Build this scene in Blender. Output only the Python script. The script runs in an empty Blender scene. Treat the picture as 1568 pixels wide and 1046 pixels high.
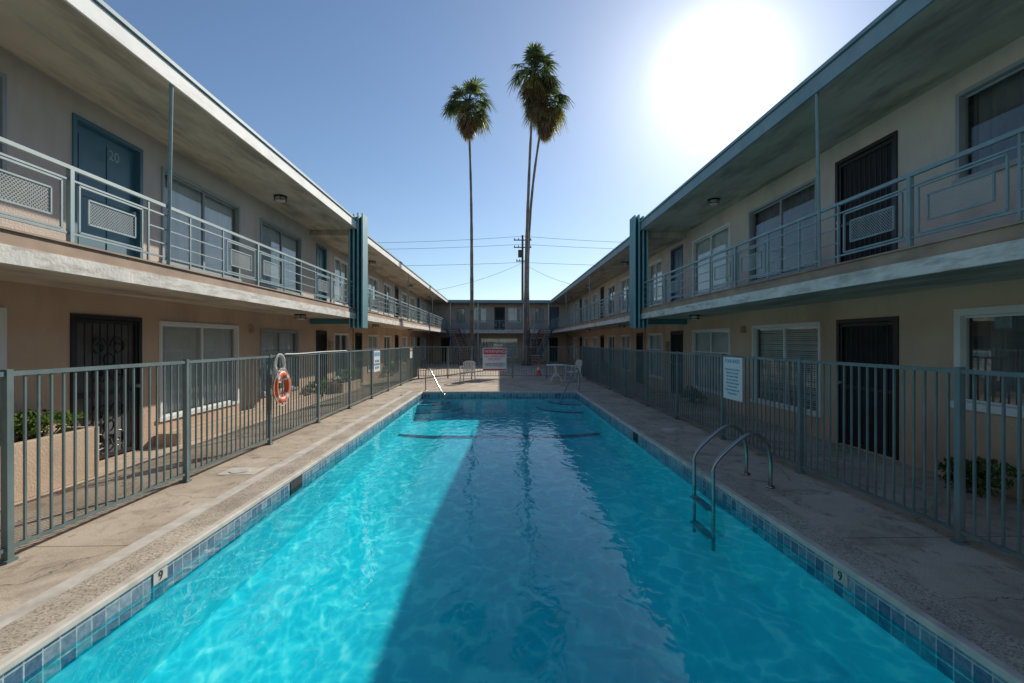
import bpy, math, random
from mathutils import Vector, Matrix
random.seed(7)
sc = bpy.context.scene
R = math.radians

# ---------------------------------------------------------------- helpers
class MB:
    def __init__(s): s.v=[]; s.f=[]; s.m=[]
    def quad(s,a,b,c,d,m=0):
        i=len(s.v); s.v+= [tuple(a),tuple(b),tuple(c),tuple(d)]; s.f.append((i,i+1,i+2,i+3)); s.m.append(m)
    def tri(s,a,b,c,m=0):
        i=len(s.v); s.v+= [tuple(a),tuple(b),tuple(c)]; s.f.append((i,i+1,i+2)); s.m.append(m)
    def box(s,x0,x1,y0,y1,z0,z1,m=0):
        if x0>x1: x0,x1=x1,x0
        if y0>y1: y0,y1=y1,y0
        if z0>z1: z0,z1=z1,z0
        i=len(s.v)
        s.v+=[(x0,y0,z0),(x1,y0,z0),(x1,y1,z0),(x0,y1,z0),(x0,y0,z1),(x1,y0,z1),(x1,y1,z1),(x0,y1,z1)]
        for f in ((0,3,2,1),(4,5,6,7),(0,1,5,4),(1,2,6,5),(2,3,7,6),(3,0,4,7)):
            s.f.append(tuple(i+k for k in f)); s.m.append(m)
    def tube(s,pts,r,n=6,m=0,closed=False,cap=True,rot=0.0):
        pts=[Vector(p) for p in pts]; N=len(pts)
        rs = r if isinstance(r,(list,tuple)) else [r]*N
        base=len(s.v)
        up=None
        for k,p in enumerate(pts):
            if closed: t=(pts[(k+1)%N]-pts[k-1])
            else: t=pts[min(k+1,N-1)]-pts[max(k-1,0)]
            t.normalize()
            if up is None:
                ref=Vector((0,0,1)) if abs(t.z)<0.9 else Vector((0,1,0))
                a=t.cross(ref).normalized()
            else:
                a=(up-t*up.dot(t)).normalized()
            up=a; b=t.cross(a)
            for j in range(n):
                an=2*math.pi*j/n+rot
                s.v.append(tuple(p+a*math.cos(an)*rs[k]+b*math.sin(an)*rs[k]))
        rng=N if closed else N-1
        for k in range(rng):
            for j in range(n):
                k2=(k+1)%N
                s.f.append((base+k*n+j,base+k*n+(j+1)%n,base+k2*n+(j+1)%n,base+k2*n+j)); s.m.append(m)
        if cap and not closed:
            s.f.append(tuple(base+j for j in range(n))[::-1]); s.m.append(m)
            s.f.append(tuple(base+(N-1)*n+j for j in range(n))); s.m.append(m)
    def bar(s,a,b,w,m=0): s.tube([a,b],w*0.7071,4,m,rot=math.pi/4)
    def obj(s,name,mats,parent=None,smooth=False,bevel=0.0):
        me=bpy.data.meshes.new(name); me.from_pydata(s.v,[],s.f)
        for mm in mats: me.materials.append(mm)
        me.polygons.foreach_set('material_index',s.m)
        if smooth: me.polygons.foreach_set('use_smooth',[True]*len(s.f))
        me.update()
        o=bpy.data.objects.new(name,me); sc.collection.objects.link(o)
        if parent: o.parent=parent
        if bevel>0:
            b=o.modifiers.new('bevel','BEVEL'); b.width=bevel; b.segments=2; b.limit_method='ANGLE'
        return o

def empty(name,loc=(0,0,0)):
    o=bpy.data.objects.new(name,None); o.empty_display_size=0.3; sc.collection.objects.link(o); return o

def smooth_path(pts,k=6):
    P=[Vector(p) for p in pts]; out=[]
    for i in range(len(P)-1):
        p0=P[max(i-1,0)];p1=P[i];p2=P[i+1];p3=P[min(i+2,len(P)-1)]
        for j in range(k):
            t=j/k
            out.append(0.5*((2*p1)+(p2-p0)*t+(2*p0-5*p1+4*p2-p3)*t*t+(-p0+3*p1-3*p2+p3)*t**3))
    out.append(P[-1]); return out

def newmat(name):
    m=bpy.data.materials.new(name); m.use_nodes=True
    nt=m.node_tree; b=nt.nodes['Principled BSDF']
    return m,nt,b
def N(nt,t,**kw):
    n=nt.nodes.new(t)
    for k,v in kw.items(): setattr(n,k,v)
    return n
def ramp(nt,src,stops):
    r=N(nt,'ShaderNodeValToRGB'); e=r.color_ramp.elements
    e[0].position,e[0].color=stops[0][0],(*stops[0][1],1)
    e[1].position,e[1].color=stops[-1][0],(*stops[-1][1],1)
    for p,c in stops[1:-1]:
        x=e.new(p); x.color=(*c,1)
    nt.links.new(src,r.inputs[0]); return r.outputs[0]
def coords(nt,scale=(1,1,1)):
    tc=N(nt,'ShaderNodeTexCoord'); mp=N(nt,'ShaderNodeMapping'); mp.inputs['Scale'].default_value=scale
    nt.links.new(tc.outputs['Object'],mp.inputs[0]); return mp.outputs[0]
def noise(nt,co,scale,detail=4,rough=0.6,dist=0,dim='3D'):
    n=N(nt,'ShaderNodeTexNoise',noise_dimensions=dim); n.inputs['Scale'].default_value=scale; n.inputs['Detail'].default_value=detail
    n.inputs['Roughness'].default_value=rough; n.inputs['Distortion'].default_value=dist
    nt.links.new(co,n.inputs['Vector']); return n.outputs[0]
def mixc(nt,f,a,b,mode='MIX'):
    m=N(nt,'ShaderNodeMix',data_type='RGBA',blend_type=mode)
    for sock,val in ((m.inputs[0],f),(m.inputs[6],a),(m.inputs[7],b)):
        if isinstance(val,(int,float)): sock.default_value=val
        elif isinstance(val,tuple): sock.default_value=(*val,1)
        else: nt.links.new(val,sock)
    return m.outputs[2]
def math_(nt,op,a,b=0.0,c=None):
    m=N(nt,'ShaderNodeMath',operation=op)
    for i,val in enumerate((a,b,c)):
        if val is None: continue
        if isinstance(val,(int,float)): m.inputs[i].default_value=val
        else: nt.links.new(val,m.inputs[i])
    return m.outputs[0]

def pmat(name,c,var=0.15,scale=2.0,rough=0.8,bump=0.0,bscale=60,metal=0.0,stain=None,stain_scale=(1,1,1),stain_amt=0.5,spec=0.5,lo=0.48,hi=0.72):
    m,nt,b=newmat(name); co=coords(nt)
    c1=tuple(x*(1-var) for x in c); c2=tuple(min(x*(1+var),1) for x in c)
    col=ramp(nt,noise(nt,co,scale,2),[(0.3,c1),(0.7,c2)])
    if stain:
        co2=coords(nt,stain_scale)
        f=ramp(nt,noise(nt,co2,1.0,4,0.68),[(lo,(0,0,0)),(hi,(stain_amt,)*3)])
        col=mixc(nt,f,col,stain)
    nt.links.new(col,b.inputs['Base Color'])
    b.inputs['Roughness'].default_value=rough; b.inputs['Metallic'].default_value=metal
    b.inputs['Specular IOR Level'].default_value=spec
    if bump>0:
        bp=N(nt,'ShaderNodeBump'); bp.inputs['Strength'].default_value=bump; bp.inputs['Distance'].default_value=0.012
        nt.links.new(noise(nt,co,bscale,1),bp.inputs['Height']); nt.links.new(bp.outputs[0],b.inputs['Normal'])
    return m

M={}
M['stucco_low']=pmat('stucco_tan',(0.62,0.44,0.31),0.10,0.8,0.9,0.5,45,stain=(0.30,0.22,0.16),stain_scale=(0.9,0.9,0.35),stain_amt=0.45,spec=0.2)
M['stucco_up']=pmat('stucco_beige',(0.63,0.54,0.46),0.08,0.8,0.9,0.5,45,stain=(0.32,0.27,0.23),stain_scale=(0.9,0.9,0.3),stain_amt=0.45,spec=0.2)
M['soffit']=pmat('soffit_paint',(0.57,0.50,0.39),0.10,1.2,0.85,0.0,30,stain=(0.24,0.20,0.16),stain_scale=(2.4,0.5,1),stain_amt=0.75,spec=0.2,lo=0.45,hi=0.66)
M['fascia']=pmat('fascia_white',(0.84,0.82,0.76),0.06,3,0.7,0.0,20,stain=(0.42,0.39,0.34),stain_scale=(2,1.5,5),stain_amt=0.45)
M['fascia_teal']=pmat('fascia_teal',(0.20,0.30,0.33),0.12,3,0.6,0.0,20,stain=(0.28,0.32,0.32),stain_scale=(2,1.2,4),stain_amt=0.5)
M['slab_brown']=pmat('slab_edge_brown',(0.42,0.29,0.20),0.15,3,0.8,0.0,30,stain=(0.16,0.12,0.09),stain_scale=(2,1.2,6),stain_amt=0.6)
M['slab_white']=pmat('slab_edge_white',(0.76,0.72,0.64),0.12,3,0.8,0.3,30,stain=(0.26,0.21,0.16),stain_scale=(3,2.0,10),stain_amt=0.7)
M['teal']=pmat('fin_teal_paint',(0.05,0.20,0.23),0.12,3,0.5,0.0,30,stain=(0.10,0.26,0.28),stain_scale=(5,5,0.6),stain_amt=0.4)
M['teal_light']=pmat('fin_rib_paint',(0.24,0.48,0.49),0.1,3,0.5)
M['rail']=pmat('railing_paint',(0.23,0.33,0.33),0.15,4,0.45)
M['rail_mesh']=pmat('railing_mesh',(0.40,0.46,0.44),0.1,4,0.5)
M['fence']=pmat('fence_paint',(0.13,0.19,0.19),0.18,3,0.42,stain=(0.26,0.30,0.28),stain_scale=(4,4,2),stain_amt=0.4)
M['white']=pmat('window_frame_white',(0.75,0.75,0.72),0.04,3,0.45)
M['alu']=pmat('window_frame_grey',(0.30,0.33,0.33),0.06,3,0.4)
M['blind']=pmat('blind_vinyl',(0.78,0.77,0.73),0.05,3,0.6)
M['curtain']=pmat('curtain_cloth',(0.20,0.19,0.19),0.2,3,0.9)
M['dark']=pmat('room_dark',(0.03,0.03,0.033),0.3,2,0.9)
M['screen']=pmat('door_screen_mesh',(0.11,0.105,0.10),0.2,6,0.7)
M['black']=pmat('security_door_black',(0.014,0.014,0.015),0.2,4,0.4)
M['door_teal']=pmat('door_teal',(0.05,0.15,0.20),0.1,2,0.4,stain=(0.08,0.18,0.22),stain_scale=(3,3,1),stain_amt=0.4)
M['door_blue']=pmat('door_blue',(0.08,0.12,0.20),0.1,2,0.4)
M['roof']=pmat('roof_gravel',(0.35,0.34,0.32),0.2,20,0.95)
M['chrome']=pmat('stainless_steel',(0.36,0.36,0.36),0.05,8,0.3,metal=1.0)
M['plastic']=pmat('white_plastic',(0.72,0.72,0.68),0.05,4,0.4)
M['orange']=pmat('orange_vinyl',(0.80,0.13,0.03),0.12,6,0.5)
M['rope']=pmat('rope_white',(0.72,0.70,0.66),0.1,30,0.8)
M['sign']=pmat('sign_white',(0.80,0.83,0.84),0.03,3,0.4)
M['red']=pmat('sign_red',(0.62,0.05,0.06),0.05,3,0.4)
M['ink']=pmat('sign_ink_blue',(0.14,0.38,0.52),0.05,3,0.5)
M['inkdark']=pmat('ink_dark',(0.03,0.03,0.04),0.05,3,0.5)
M['trunk']=pmat('palm_bark',(0.20,0.165,0.135),0.35,3,0.9,0.8,8)
M['wood']=pmat('utility_pole_wood',(0.10,0.075,0.055),0.2,5,0.9)
M['stair']=pmat('stair_tread_paint',(0.30,0.10,0.07),0.15,5,0.7)
M['planter']=pmat('planter_stucco',(0.56,0.42,0.30),0.12,2,0.9,0.4,40,stain=(0.3,0.22,0.16),stain_scale=(1,1,2),stain_amt=0.5)
M['lamp_glass']=pmat('lamp_glass',(0.62,0.60,0.52),0.05,5,0.3)

def leafmat(name,c,var,tl=0.45):
    m,nt,b=newmat(name); co=coords(nt)
    col=ramp(nt,noise(nt,co,3.5,1),[(0.3,tuple(x*(1-var) for x in c)),(0.7,tuple(x*(1+var) for x in c))])
    nt.links.new(col,b.inputs['Base Color']); b.inputs['Roughness'].default_value=0.45
    tr=N(nt,'ShaderNodeBsdfTranslucent'); nt.links.new(mixc(nt,1.0,col,(1.6,1.7,1.1),'MULTIPLY'),tr.inputs[0])
    mx=N(nt,'ShaderNodeMixShader'); mx.inputs[0].default_value=tl
    out=nt.nodes['Material Output']
    nt.links.new(b.outputs[0],mx.inputs[1]); nt.links.new(tr.outputs[0],mx.inputs[2]); nt.links.new(mx.outputs[0],out.inputs[0])
    return m
M['frond']=leafmat('palm_frond_green',(0.085,0.112,0.045),0.35)
M['frond_y']=leafmat('palm_frond_yellowing',(0.22,0.19,0.07),0.3)
M['frond_dead']=leafmat('palm_frond_dead',(0.20,0.145,0.09),0.35)
M['bush']=leafmat('bush_leaf',(0.07,0.12,0.03),0.4)

# concrete deck
def deckmat():
    m,nt,b=newmat('deck_concrete'); co=coords(nt)
    base=ramp(nt,noise(nt,co,0.9,5,0.65,0,'2D'),[(0.3,(0.45,0.365,0.275)),(0.52,(0.58,0.48,0.37)),(0.72,(0.67,0.57,0.45))])
    st=ramp(nt,noise(nt,co,2.3,5,0.7,0.4,'2D'),[(0.50,(0,0,0)),(0.70,(0.6,)*3)])
    base=mixc(nt,st,base,(0.27,0.21,0.155))
    # rusty / oily blotches of a second size
    co3=coords(nt,(1.0,0.45,1.0))
    st2=ramp(nt,noise(nt,co3,5.5,4,0.75,0,'2D'),[(0.60,(0,0,0)),(0.68,(0.55,)*3)])
    base=mixc(nt,st2,base,(0.22,0.165,0.12))
    spk=ramp(nt,noise(nt,co,90,1,0.6,0,'2D'),[(0.35,(0.86,)*3),(0.7,(1.08,)*3)])
    base=mixc(nt,1.0,base,spk,'MULTIPLY')
    # cracks
    nv=N(nt,'ShaderNodeTexNoise',noise_dimensions='2D'); nv.inputs['Scale'].default_value=1.6; nv.inputs['Detail'].default_value=5; nt.links.new(co,nv.inputs['Vector'])
    add=N(nt,'ShaderNodeVectorMath',operation='MULTIPLY_ADD'); nt.links.new(nv.outputs['Color'],add.inputs[0]); add.inputs[1].default_value=(0.9,0.9,0); nt.links.new(co,add.inputs[2])
    vo=N(nt,'ShaderNodeTexVoronoi',feature='DISTANCE_TO_EDGE',voronoi_dimensions='2D'); vo.inputs['Scale'].default_value=0.5; nt.links.new(add.outputs[0],vo.inputs['Vector'])
    cr=ramp(nt,vo.outputs['Distance'],[(0.0,(1,1,1)),(0.0045,(0,0,0))])
    base=mixc(nt,math_(nt,'MULTIPLY',cr,0.85),base,(0.07,0.055,0.04))
    # expansion joints every 3 m in y
    sx=N(nt,'ShaderNodeSeparateXYZ'); nt.links.new(co,sx.inputs[0])
    fr=math_(nt,'FRACT',math_(nt,'MULTIPLY',math_(nt,'ADD',sx.outputs[1],20.3),1/3.05))
    j=math_(nt,'LESS_THAN',fr,0.004)
    base=mixc(nt,math_(nt,'MULTIPLY',j,0.8),base,(0.09,0.07,0.055))
    nt.links.new(base,b.inputs['Base Color'])
    b.inputs['Roughness'].default_value=0.85; b.inputs['Specular IOR Level'].default_value=0.2
    bp=N(nt,'ShaderNodeBump'); bp.inputs['Strength'].default_value=0.25; bp.inputs['Distance'].default_value=0.005
    nt.links.new(noise(nt,co,40,2,dim='2D'),bp.inputs['Height']); nt.links.new(bp.outputs[0],b.inputs['Normal'])
    return m
M['deck']=deckmat()
M['ground']=pmat('ground_dirt_asphalt',(0.14,0.13,0.115),0.25,0.5,0.95)

def copingmat():
    m,nt,b=newmat('coping_pebble'); co=coords(nt)
    v=N(nt,'ShaderNodeTexVoronoi',voronoi_dimensions='2D'); v.inputs['Scale'].default_value=95; nt.links.new(co,v.inputs['Vector'])
    sx=N(nt,'ShaderNodeSeparateColor'); nt.links.new(v.outputs['Color'],sx.inputs[0])
    col=ramp(nt,sx.outputs[0],[(0.05,(0.30,0.24,0.18)),(0.3,(0.47,0.40,0.31)),(0.95,(0.63,0.55,0.45))])
    st=ramp(nt,noise(nt,co,1.7,4,dim='2D'),[(0.3,(0.72,)*3),(0.7,(1.1,)*3)])
    col=mixc(nt,1.0,col,st,'MULTIPLY')
    nt.links.new(col,b.inputs['Base Color']); b.inputs['Roughness'].default_value=0.85; b.inputs['Specular IOR Level'].default_value=0.2
    return m
M['coping']=copingmat()
M['coping_edge']=pmat('coping_nosing',(0.64,0.59,0.51),0.15,5,0.7,0.0,40,stain=(0.32,0.28,0.22),stain_scale=(3,2,3),stain_amt=0.6)

def tilemat():
    m,nt,b=newmat('waterline_tile')
    tc=N(nt,'ShaderNodeTexCoord'); s=N(nt,'ShaderNodeSeparateXYZ'); nt.links.new(tc.outputs['Object'],s.inputs[0])
    c=N(nt,'ShaderNodeCombineXYZ'); nt.links.new(math_(nt,'ADD',s.outputs[0],s.outputs[1]),c.inputs[0]); nt.links.new(math_(nt,'ADD',s.outputs[2],0.055),c.inputs[1])
    br=N(nt,'ShaderNodeTexBrick'); br.offset=0.0; br.inputs['Scale'].default_value=1.0
    br.inputs['Brick Width'].default_value=0.11; br.inputs['Row Height'].default_value=0.11; br.inputs['Mortar Size'].default_value=0.005
    br.inputs['Color1'].default_value=(0.07,0.15,0.24,1); br.inputs['Color2'].default_value=(0.30,0.40,0.46,1); br.inputs['Mortar'].default_value=(0.50,0.54,0.54,1)
    nt.links.new(c.outputs[0],br.inputs['Vector'])
    nz=ramp(nt,noise(nt,c.outputs[0],25,2),[(0.3,(0.7,)*3),(0.7,(1.2,)*3)])
    nt.links.new(mixc(nt,1.0,br.outputs[0],nz,'MULTIPLY'),b.inputs['Base Color']); b.inputs['Roughness'].default_value=0.25
    return m
M['tile']=tilemat()

def plastermat():
    m,nt,b=newmat('pool_plaster'); co=coords(nt)
    col=ramp(nt,noise(nt,co,1.3,5,0.65,0.5),[(0.3,(0.18,0.74,0.81)),(0.6,(0.23,0.82,0.87)),(0.75,(0.30,0.87,0.91))])
    st=ramp(nt,noise(nt,co,3.2,4,0.7),[(0.56,(0,0,0)),(0.72,(0.45,)*3)])
    col=mixc(nt,st,col,(0.12,0.56,0.63))
    nt.links.new(col,b.inputs['Base Color']); b.inputs['Roughness'].default_value=0.9; b.inputs['Specular IOR Level'].default_value=0.0
    return m
M['plaster']=plastermat()
M['pooltile']=pmat('pool_line_tile',(0.01,0.05,0.14),0.2,5,0.5)

def schlick(nt,f0,normal=None,top=1.0):
    lw=N(nt,'ShaderNodeLayerWeight'); lw.inputs['Blend'].default_value=0.5
    if normal is not None: nt.links.new(normal,lw.inputs['Normal'])
    p=math_(nt,'POWER',lw.outputs['Facing'],5.0)
    return math_(nt,'MULTIPLY_ADD',p,top-f0,f0)

def watermat():
    m,nt,b=newmat('pool_water'); nt.nodes.remove(b); out=nt.nodes['Material Output']
    co=coords(nt,(1.0,0.75,1.0))
    gl=N(nt,'ShaderNodeBsdfGlossy'); gl.inputs['Roughness'].default_value=0.02; gl.inputs['Color'].default_value=(.9,.9,.9,1)
    tr=N(nt,'ShaderNodeBsdfTransparent')
    # caustics painted into the transmission tint: voronoi pattern brightens and dims light passing through
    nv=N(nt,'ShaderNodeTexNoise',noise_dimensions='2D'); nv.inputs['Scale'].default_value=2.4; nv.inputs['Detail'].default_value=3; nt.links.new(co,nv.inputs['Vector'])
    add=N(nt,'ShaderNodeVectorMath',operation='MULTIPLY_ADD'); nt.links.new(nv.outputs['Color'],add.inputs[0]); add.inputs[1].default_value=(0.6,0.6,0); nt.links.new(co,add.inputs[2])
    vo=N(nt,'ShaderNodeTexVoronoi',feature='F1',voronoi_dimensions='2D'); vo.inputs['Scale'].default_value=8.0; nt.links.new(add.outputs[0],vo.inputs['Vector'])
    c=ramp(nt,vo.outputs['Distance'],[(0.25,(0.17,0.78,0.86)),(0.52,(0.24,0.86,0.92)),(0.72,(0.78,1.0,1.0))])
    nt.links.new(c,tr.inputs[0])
    bp=N(nt,'ShaderNodeBump'); bp.inputs['Strength'].default_value=0.16; bp.inputs['Distance'].default_value=0.03
    h=math_(nt,'ADD',noise(nt,co,5.5,2,0.5,0.4,'2D'),math_(nt,'MULTIPLY',noise(nt,co,1.2,1,dim='2D'),1.3))
    nt.links.new(h,bp.inputs['Height']); nt.links.new(bp.outputs[0],gl.inputs['Normal'])
    f=schlick(nt,0.015,bp.outputs[0],0.58)
    mx=N(nt,'ShaderNodeMixShader'); nt.links.new(f,mx.inputs[0]); nt.links.new(tr.outputs[0],mx.inputs[1]); nt.links.new(gl.outputs[0],mx.inputs[2])
    nt.links.new(mx.outputs[0],out.inputs[0]); return m
M['water']=watermat()

def glassmat():
    m,nt,b=newmat('window_glass'); nt.nodes.remove(b); out=nt.nodes['Material Output']
    gl=N(nt,'ShaderNodeBsdfGlossy'); gl.inputs['Roughness'].default_value=0.015; gl.inputs['Color'].default_value=(.85,.9,.92,1)
    co=coords(nt,(1,1,1)); bp=N(nt,'ShaderNodeBump'); bp.inputs['Strength'].default_value=0.05; bp.inputs['Distance'].default_value=0.02
    nt.links.new(noise(nt,co,1.5,1),bp.inputs['Height']); nt.links.new(bp.outputs[0],gl.inputs['Normal'])
    tr=N(nt,'ShaderNodeBsdfTransparent'); tr.inputs[0].default_value=(0.82,0.86,0.86,1)
    f=schlick(nt,0.09,None,0.9)
    mx=N(nt,'ShaderNodeMixShader'); nt.links.new(f,mx.inputs[0]); nt.links.new(tr.outputs[0],mx.inputs[1]); nt.links.new(gl.outputs[0],mx.inputs[2])
    nt.links.new(mx.outputs[0],out.inputs[0]); return m
M['glass']=glassmat()

# ---------------------------------------------------------------- world & sun
S=Vector((0.46,1.0,0.557)).normalized()
elev=math.asin(S.z); az=math.atan2(S.x,S.y)
w=bpy.data.worlds.new('World'); sc.world=w; w.use_nodes=True
nt=w.node_tree; bg=nt.nodes['Background']; bg.inputs[1].default_value=0.115
sky=N(nt,'ShaderNodeTexSky',sky_type='NISHITA'); sky.sun_disc=False; sky.sun_elevation=elev; sky.sun_rotation=az
sky.air_density=1.0; sky.dust_density=0.15; sky.ozone_density=3.0; sky.altitude=50
nt.links.new(sky.outputs[0],bg.inputs[0])
# solar aureole (haze glow round the real sun direction)
tc=N(nt,'ShaderNodeTexCoord'); dp=N(nt,'ShaderNodeVectorMath',operation='DOT_PRODUCT')
nv=N(nt,'ShaderNodeVectorMath',operation='NORMALIZE'); nt.links.new(tc.outputs['Generated'],nv.inputs[0])
nt.links.new(nv.outputs[0],dp.inputs[0]); dp.inputs[1].default_value=S
u=math_(nt,'MULTIPLY',math_(nt,'SUBTRACT',1.0,dp.outputs['Value']),2.0/0.0065)
e1=math_(nt,'EXPONENT',math_(nt,'MULTIPLY',math_(nt,'POWER',math_(nt,'MAXIMUM',u,0.0),1.5),-1.0))
e2=math_(nt,'EXPONENT',math_(nt,'MULTIPLY',u,-0.28)); e3=math_(nt,'EXPONENT',math_(nt,'MULTIPLY',u,-0.05))
g=math_(nt,'ADD',math_(nt,'MULTIPLY',e1,1.1),math_(nt,'ADD',math_(nt,'MULTIPLY',e2,0.50),math_(nt,'MULTIPLY',e3,0.15)))
bg2=N(nt,'ShaderNodeBackground'); bg2.inputs[0].default_value=(1,0.98,0.94,1); nt.links.new(g,bg2.inputs[1])
ad=N(nt,'ShaderNodeAddShader'); nt.links.new(bg.outputs[0],ad.inputs[0]); nt.links.new(bg2.outputs[0],ad.inputs[1])
nt.links.new(ad.outputs[0],nt.nodes['World Output'].inputs[0])
sl=bpy.data.lights.new('sun','SUN'); sl.energy=5.0; sl.angle=R(0.5); sl.color=(1.0,0.93,0.82)
so=bpy.data.objects.new('sun',sl); sc.collection.objects.link(so)
so.rotation_euler=(math.pi/2-elev,0.0,math.pi-az); so.location=(20,40,25)

# ---------------------------------------------------------------- ground, deck, pool
PX=2.6; PY0=0.7; PY1=16.3
def sheet_with_hole(name,x0,x1,y0,y1,z,mat,hx,hy0,hy1):
    mb=MB()
    mb.quad((x0,y0,z),(x1,y0,z),(x1,hy0,z),(x0,hy0,z))
    mb.quad((x0,hy1,z),(x1,hy1,z),(x1,y1,z),(x0,y1,z))
    mb.quad((x0,hy0,z),(-hx,hy0,z),(-hx,hy1,z),(x0,hy1,z))
    mb.quad((hx,hy0,z),(x1,hy0,z),(x1,hy1,z),(hx,hy1,z))
    return mb.obj(name,[mat])
sheet_with_hole('ground',-900,900,-900,900,-0.006,M['ground'],PX+0.2,PY0-0.2,PY1+0.2)
sheet_with_hole('pool_deck',-5.7,5.75,-6,42,0.0,M['deck'],PX+0.15,PY0-0.15,PY1+0.15)

pool=empty('swimming_pool')
def dmax(y):
    if y<8.0: return 1.42
    if y<12.5: 
        t=(y-8.0)/4.5; return 1.42+(0.76-1.42)*t
    return 0.76-0.06*(y-12.5)/3.8
def fz(x,y):
    dd=dmax(y); t=max(0,(abs(x)-1.72)/(PX-1.72)); e=max(0.0,dd-0.70)
    return -(dd - e*0.9*(t**1.25))
mb=MB(); nx=40; ny=60
xs=[-PX+2*PX*i/nx for i in range(nx+1)]; ys=[PY0+(PY1-PY0)*j/ny for j in range(ny+1)]
for y in ys:
    for x in xs: mb.v.append((x,y,fz(x,y)))
for j in range(ny):
    for i in range(nx):
        a=j*(nx+1)+i; mb.f.append((a,a+1,a+nx+2,a+nx+1)); mb.m.append(0)
mb.obj('basin_floor',[M['plaster']],pool,smooth=True)
mb=MB()
for j in range(ny):
    for s in (-1,1):
        a,b=ys[j],ys[j+1]
        mb.quad((s*PX,a,fz(PX,a)),(s*PX,b,fz(PX,b)),(s*PX,b,-0.03),(s*PX,a,-0.03))
mb.quad((-PX,PY1,-0.8),(PX,PY1,-0.8),(PX,PY1,-0.03),(-PX,PY1,-0.03))
mb.quad((-PX,PY0,-1.5),(PX,PY0,-1.5),(PX,PY0,-0.03),(-PX,PY0,-0.03))
mb.obj('basin_walls',[M['plaster']],pool)
# steps in the far corners
mb=MB()
for s in (-1,1):
    for r,zt in ((0.95,-0.33),(1.35,-0.52)):
        cx,cy=s*PX,PY1; n=14
        arc=[(cx-s*r*math.cos(math.pi/2*k/n),cy-r*math.sin(math.pi/2*k/n)) for k in range(n+1)]
        for k in range(n):
            a,b=arc[k],arc[k+1]
            mb.tri((cx,cy,zt),(a[0],a[1],zt),(b[0],b[1],zt))
            mb.quad((a[0],a[1],zt),(b[0],b[1],zt),(b[0],b[1],-0.8),(a[0],a[1],-0.8))
            mb.tube([(a[0],a[1],zt+0.004),(b[0],b[1],zt+0.004)],0.018,4,1)
mb.obj('corner_steps',[M['plaster'],M['pooltile']],pool)
mb=MB()
for i in range(nx):
    a,b=xs[i],xs[i+1]
    mb.quad((a,12.38,fz(a,12.38)+0.008),(b,12.38,fz(b,12.38)+0.008),(b,12.64,fz(b,12.64)+0.008),(a,12.64,fz(a,12.64)+0.008))
mb.obj('slope_line_tile',[M['pooltile']],pool)
# tile band
mb=MB(); zt,zb,t=-0.03,-0.24,0.012
mb.box(-PX,-PX+t,PY0,PY1,zb,zt); mb.box(PX-t,PX,PY0,PY1,zb,zt); mb.box(-PX+t,PX-t,PY1-t,PY1,zb,zt); mb.box(-PX+t,PX-t,PY0,PY0+t,zb,zt)
mb.obj('waterline_tile_band',[M['tile']],pool)
# skimmer opening
mb=MB(); mb.box(-PX+0.013,-PX+0.02,6.05,6.4,-0.20,-0.045); mb.box(PX-0.02,PX-0.013,9.0,9.3,-0.20,-0.045)
mb.obj('skimmer_mouth',[M['dark']],pool)
# coping: pebble band + nosing
mb=MB(); ci=PX-0.03; cm=PX+0.045; co_=PX+0.33
def ring(mb,i,o,z0,z1,m):
    mb.box(-o,-i,PY0-(o-PX),PY1+(o-PX),z0,z1,m); mb.box(i,o,PY0-(o-PX),PY1+(o-PX),z0,z1,m)
    mb.box(-i,i,PY1+(i-PX),PY1+(o-PX),z0,z1,m); mb.box(-i,i,PY0-(o-PX),PY0-(i-PX),z0,z1,m)
ring(mb,ci,cm,-0.03,0.022,0); mb.obj('coping_nosing',[M['coping_edge']],pool,bevel=0.012)
mb=MB(); ring(mb,cm+0.004,co_,-0.02,0.016,0); mb.obj('coping_band',[M['coping']],pool,bevel=0.006)
mb=MB(); mb.box(-co_-0.15,-co_-0.006,PY0-0.3,PY1+0.3,-0.02,0.006); mb.obj('coping_outer_strip',[M['coping_edge']],pool)
# skimmer lids & patch
mb=MB()
for (x,y) in ((3.25,9.2),):
    mb.tube([(x,y,0.0),(x,y,0.014)],0.14,20)
mb.box(-3.6,-3.15,6.25,6.6,0.0,0.005)
mb.tube([(-3.4,6.42,0.005),(-3.4,6.42,0.012)],0.12,20)
mb.obj('skimmer_lid',[M['coping_edge']],pool)

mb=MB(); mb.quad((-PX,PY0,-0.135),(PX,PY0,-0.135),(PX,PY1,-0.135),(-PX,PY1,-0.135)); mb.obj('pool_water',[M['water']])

def text(body,size,loc,rot,mat,parent,name='lettering',align='CENTER',space=1.0):
    c=bpy.data.curves.new(name,'FONT'); c.body=body; c.size=size; c.align_x=align; c.align_y='CENTER'; c.extrude=0.0015; c.space_line=space
    c.materials.append(mat); o=bpy.data.objects.new(name,c); sc.collection.objects.link(o); o.location=loc; o.rotation_euler=rot; o.parent=parent; return o
# depth markers on the tile band
for s,y in ((-1,3.75),(1,3.6)):
    x=s*(PX-0.014)
    mb=MB(); mb.box(x,x-s*0.006,y-0.075,y+0.075,-0.128,-0.034); mb.obj('depth_marker_tile',[M['coping_edge']],pool)
    text('9',0.10,(x-s*0.008,y,-0.081),(R(90),0,R(90) if s<0 else R(-90)),M['inkdark'],pool,'depth_marker_numeral')

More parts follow.
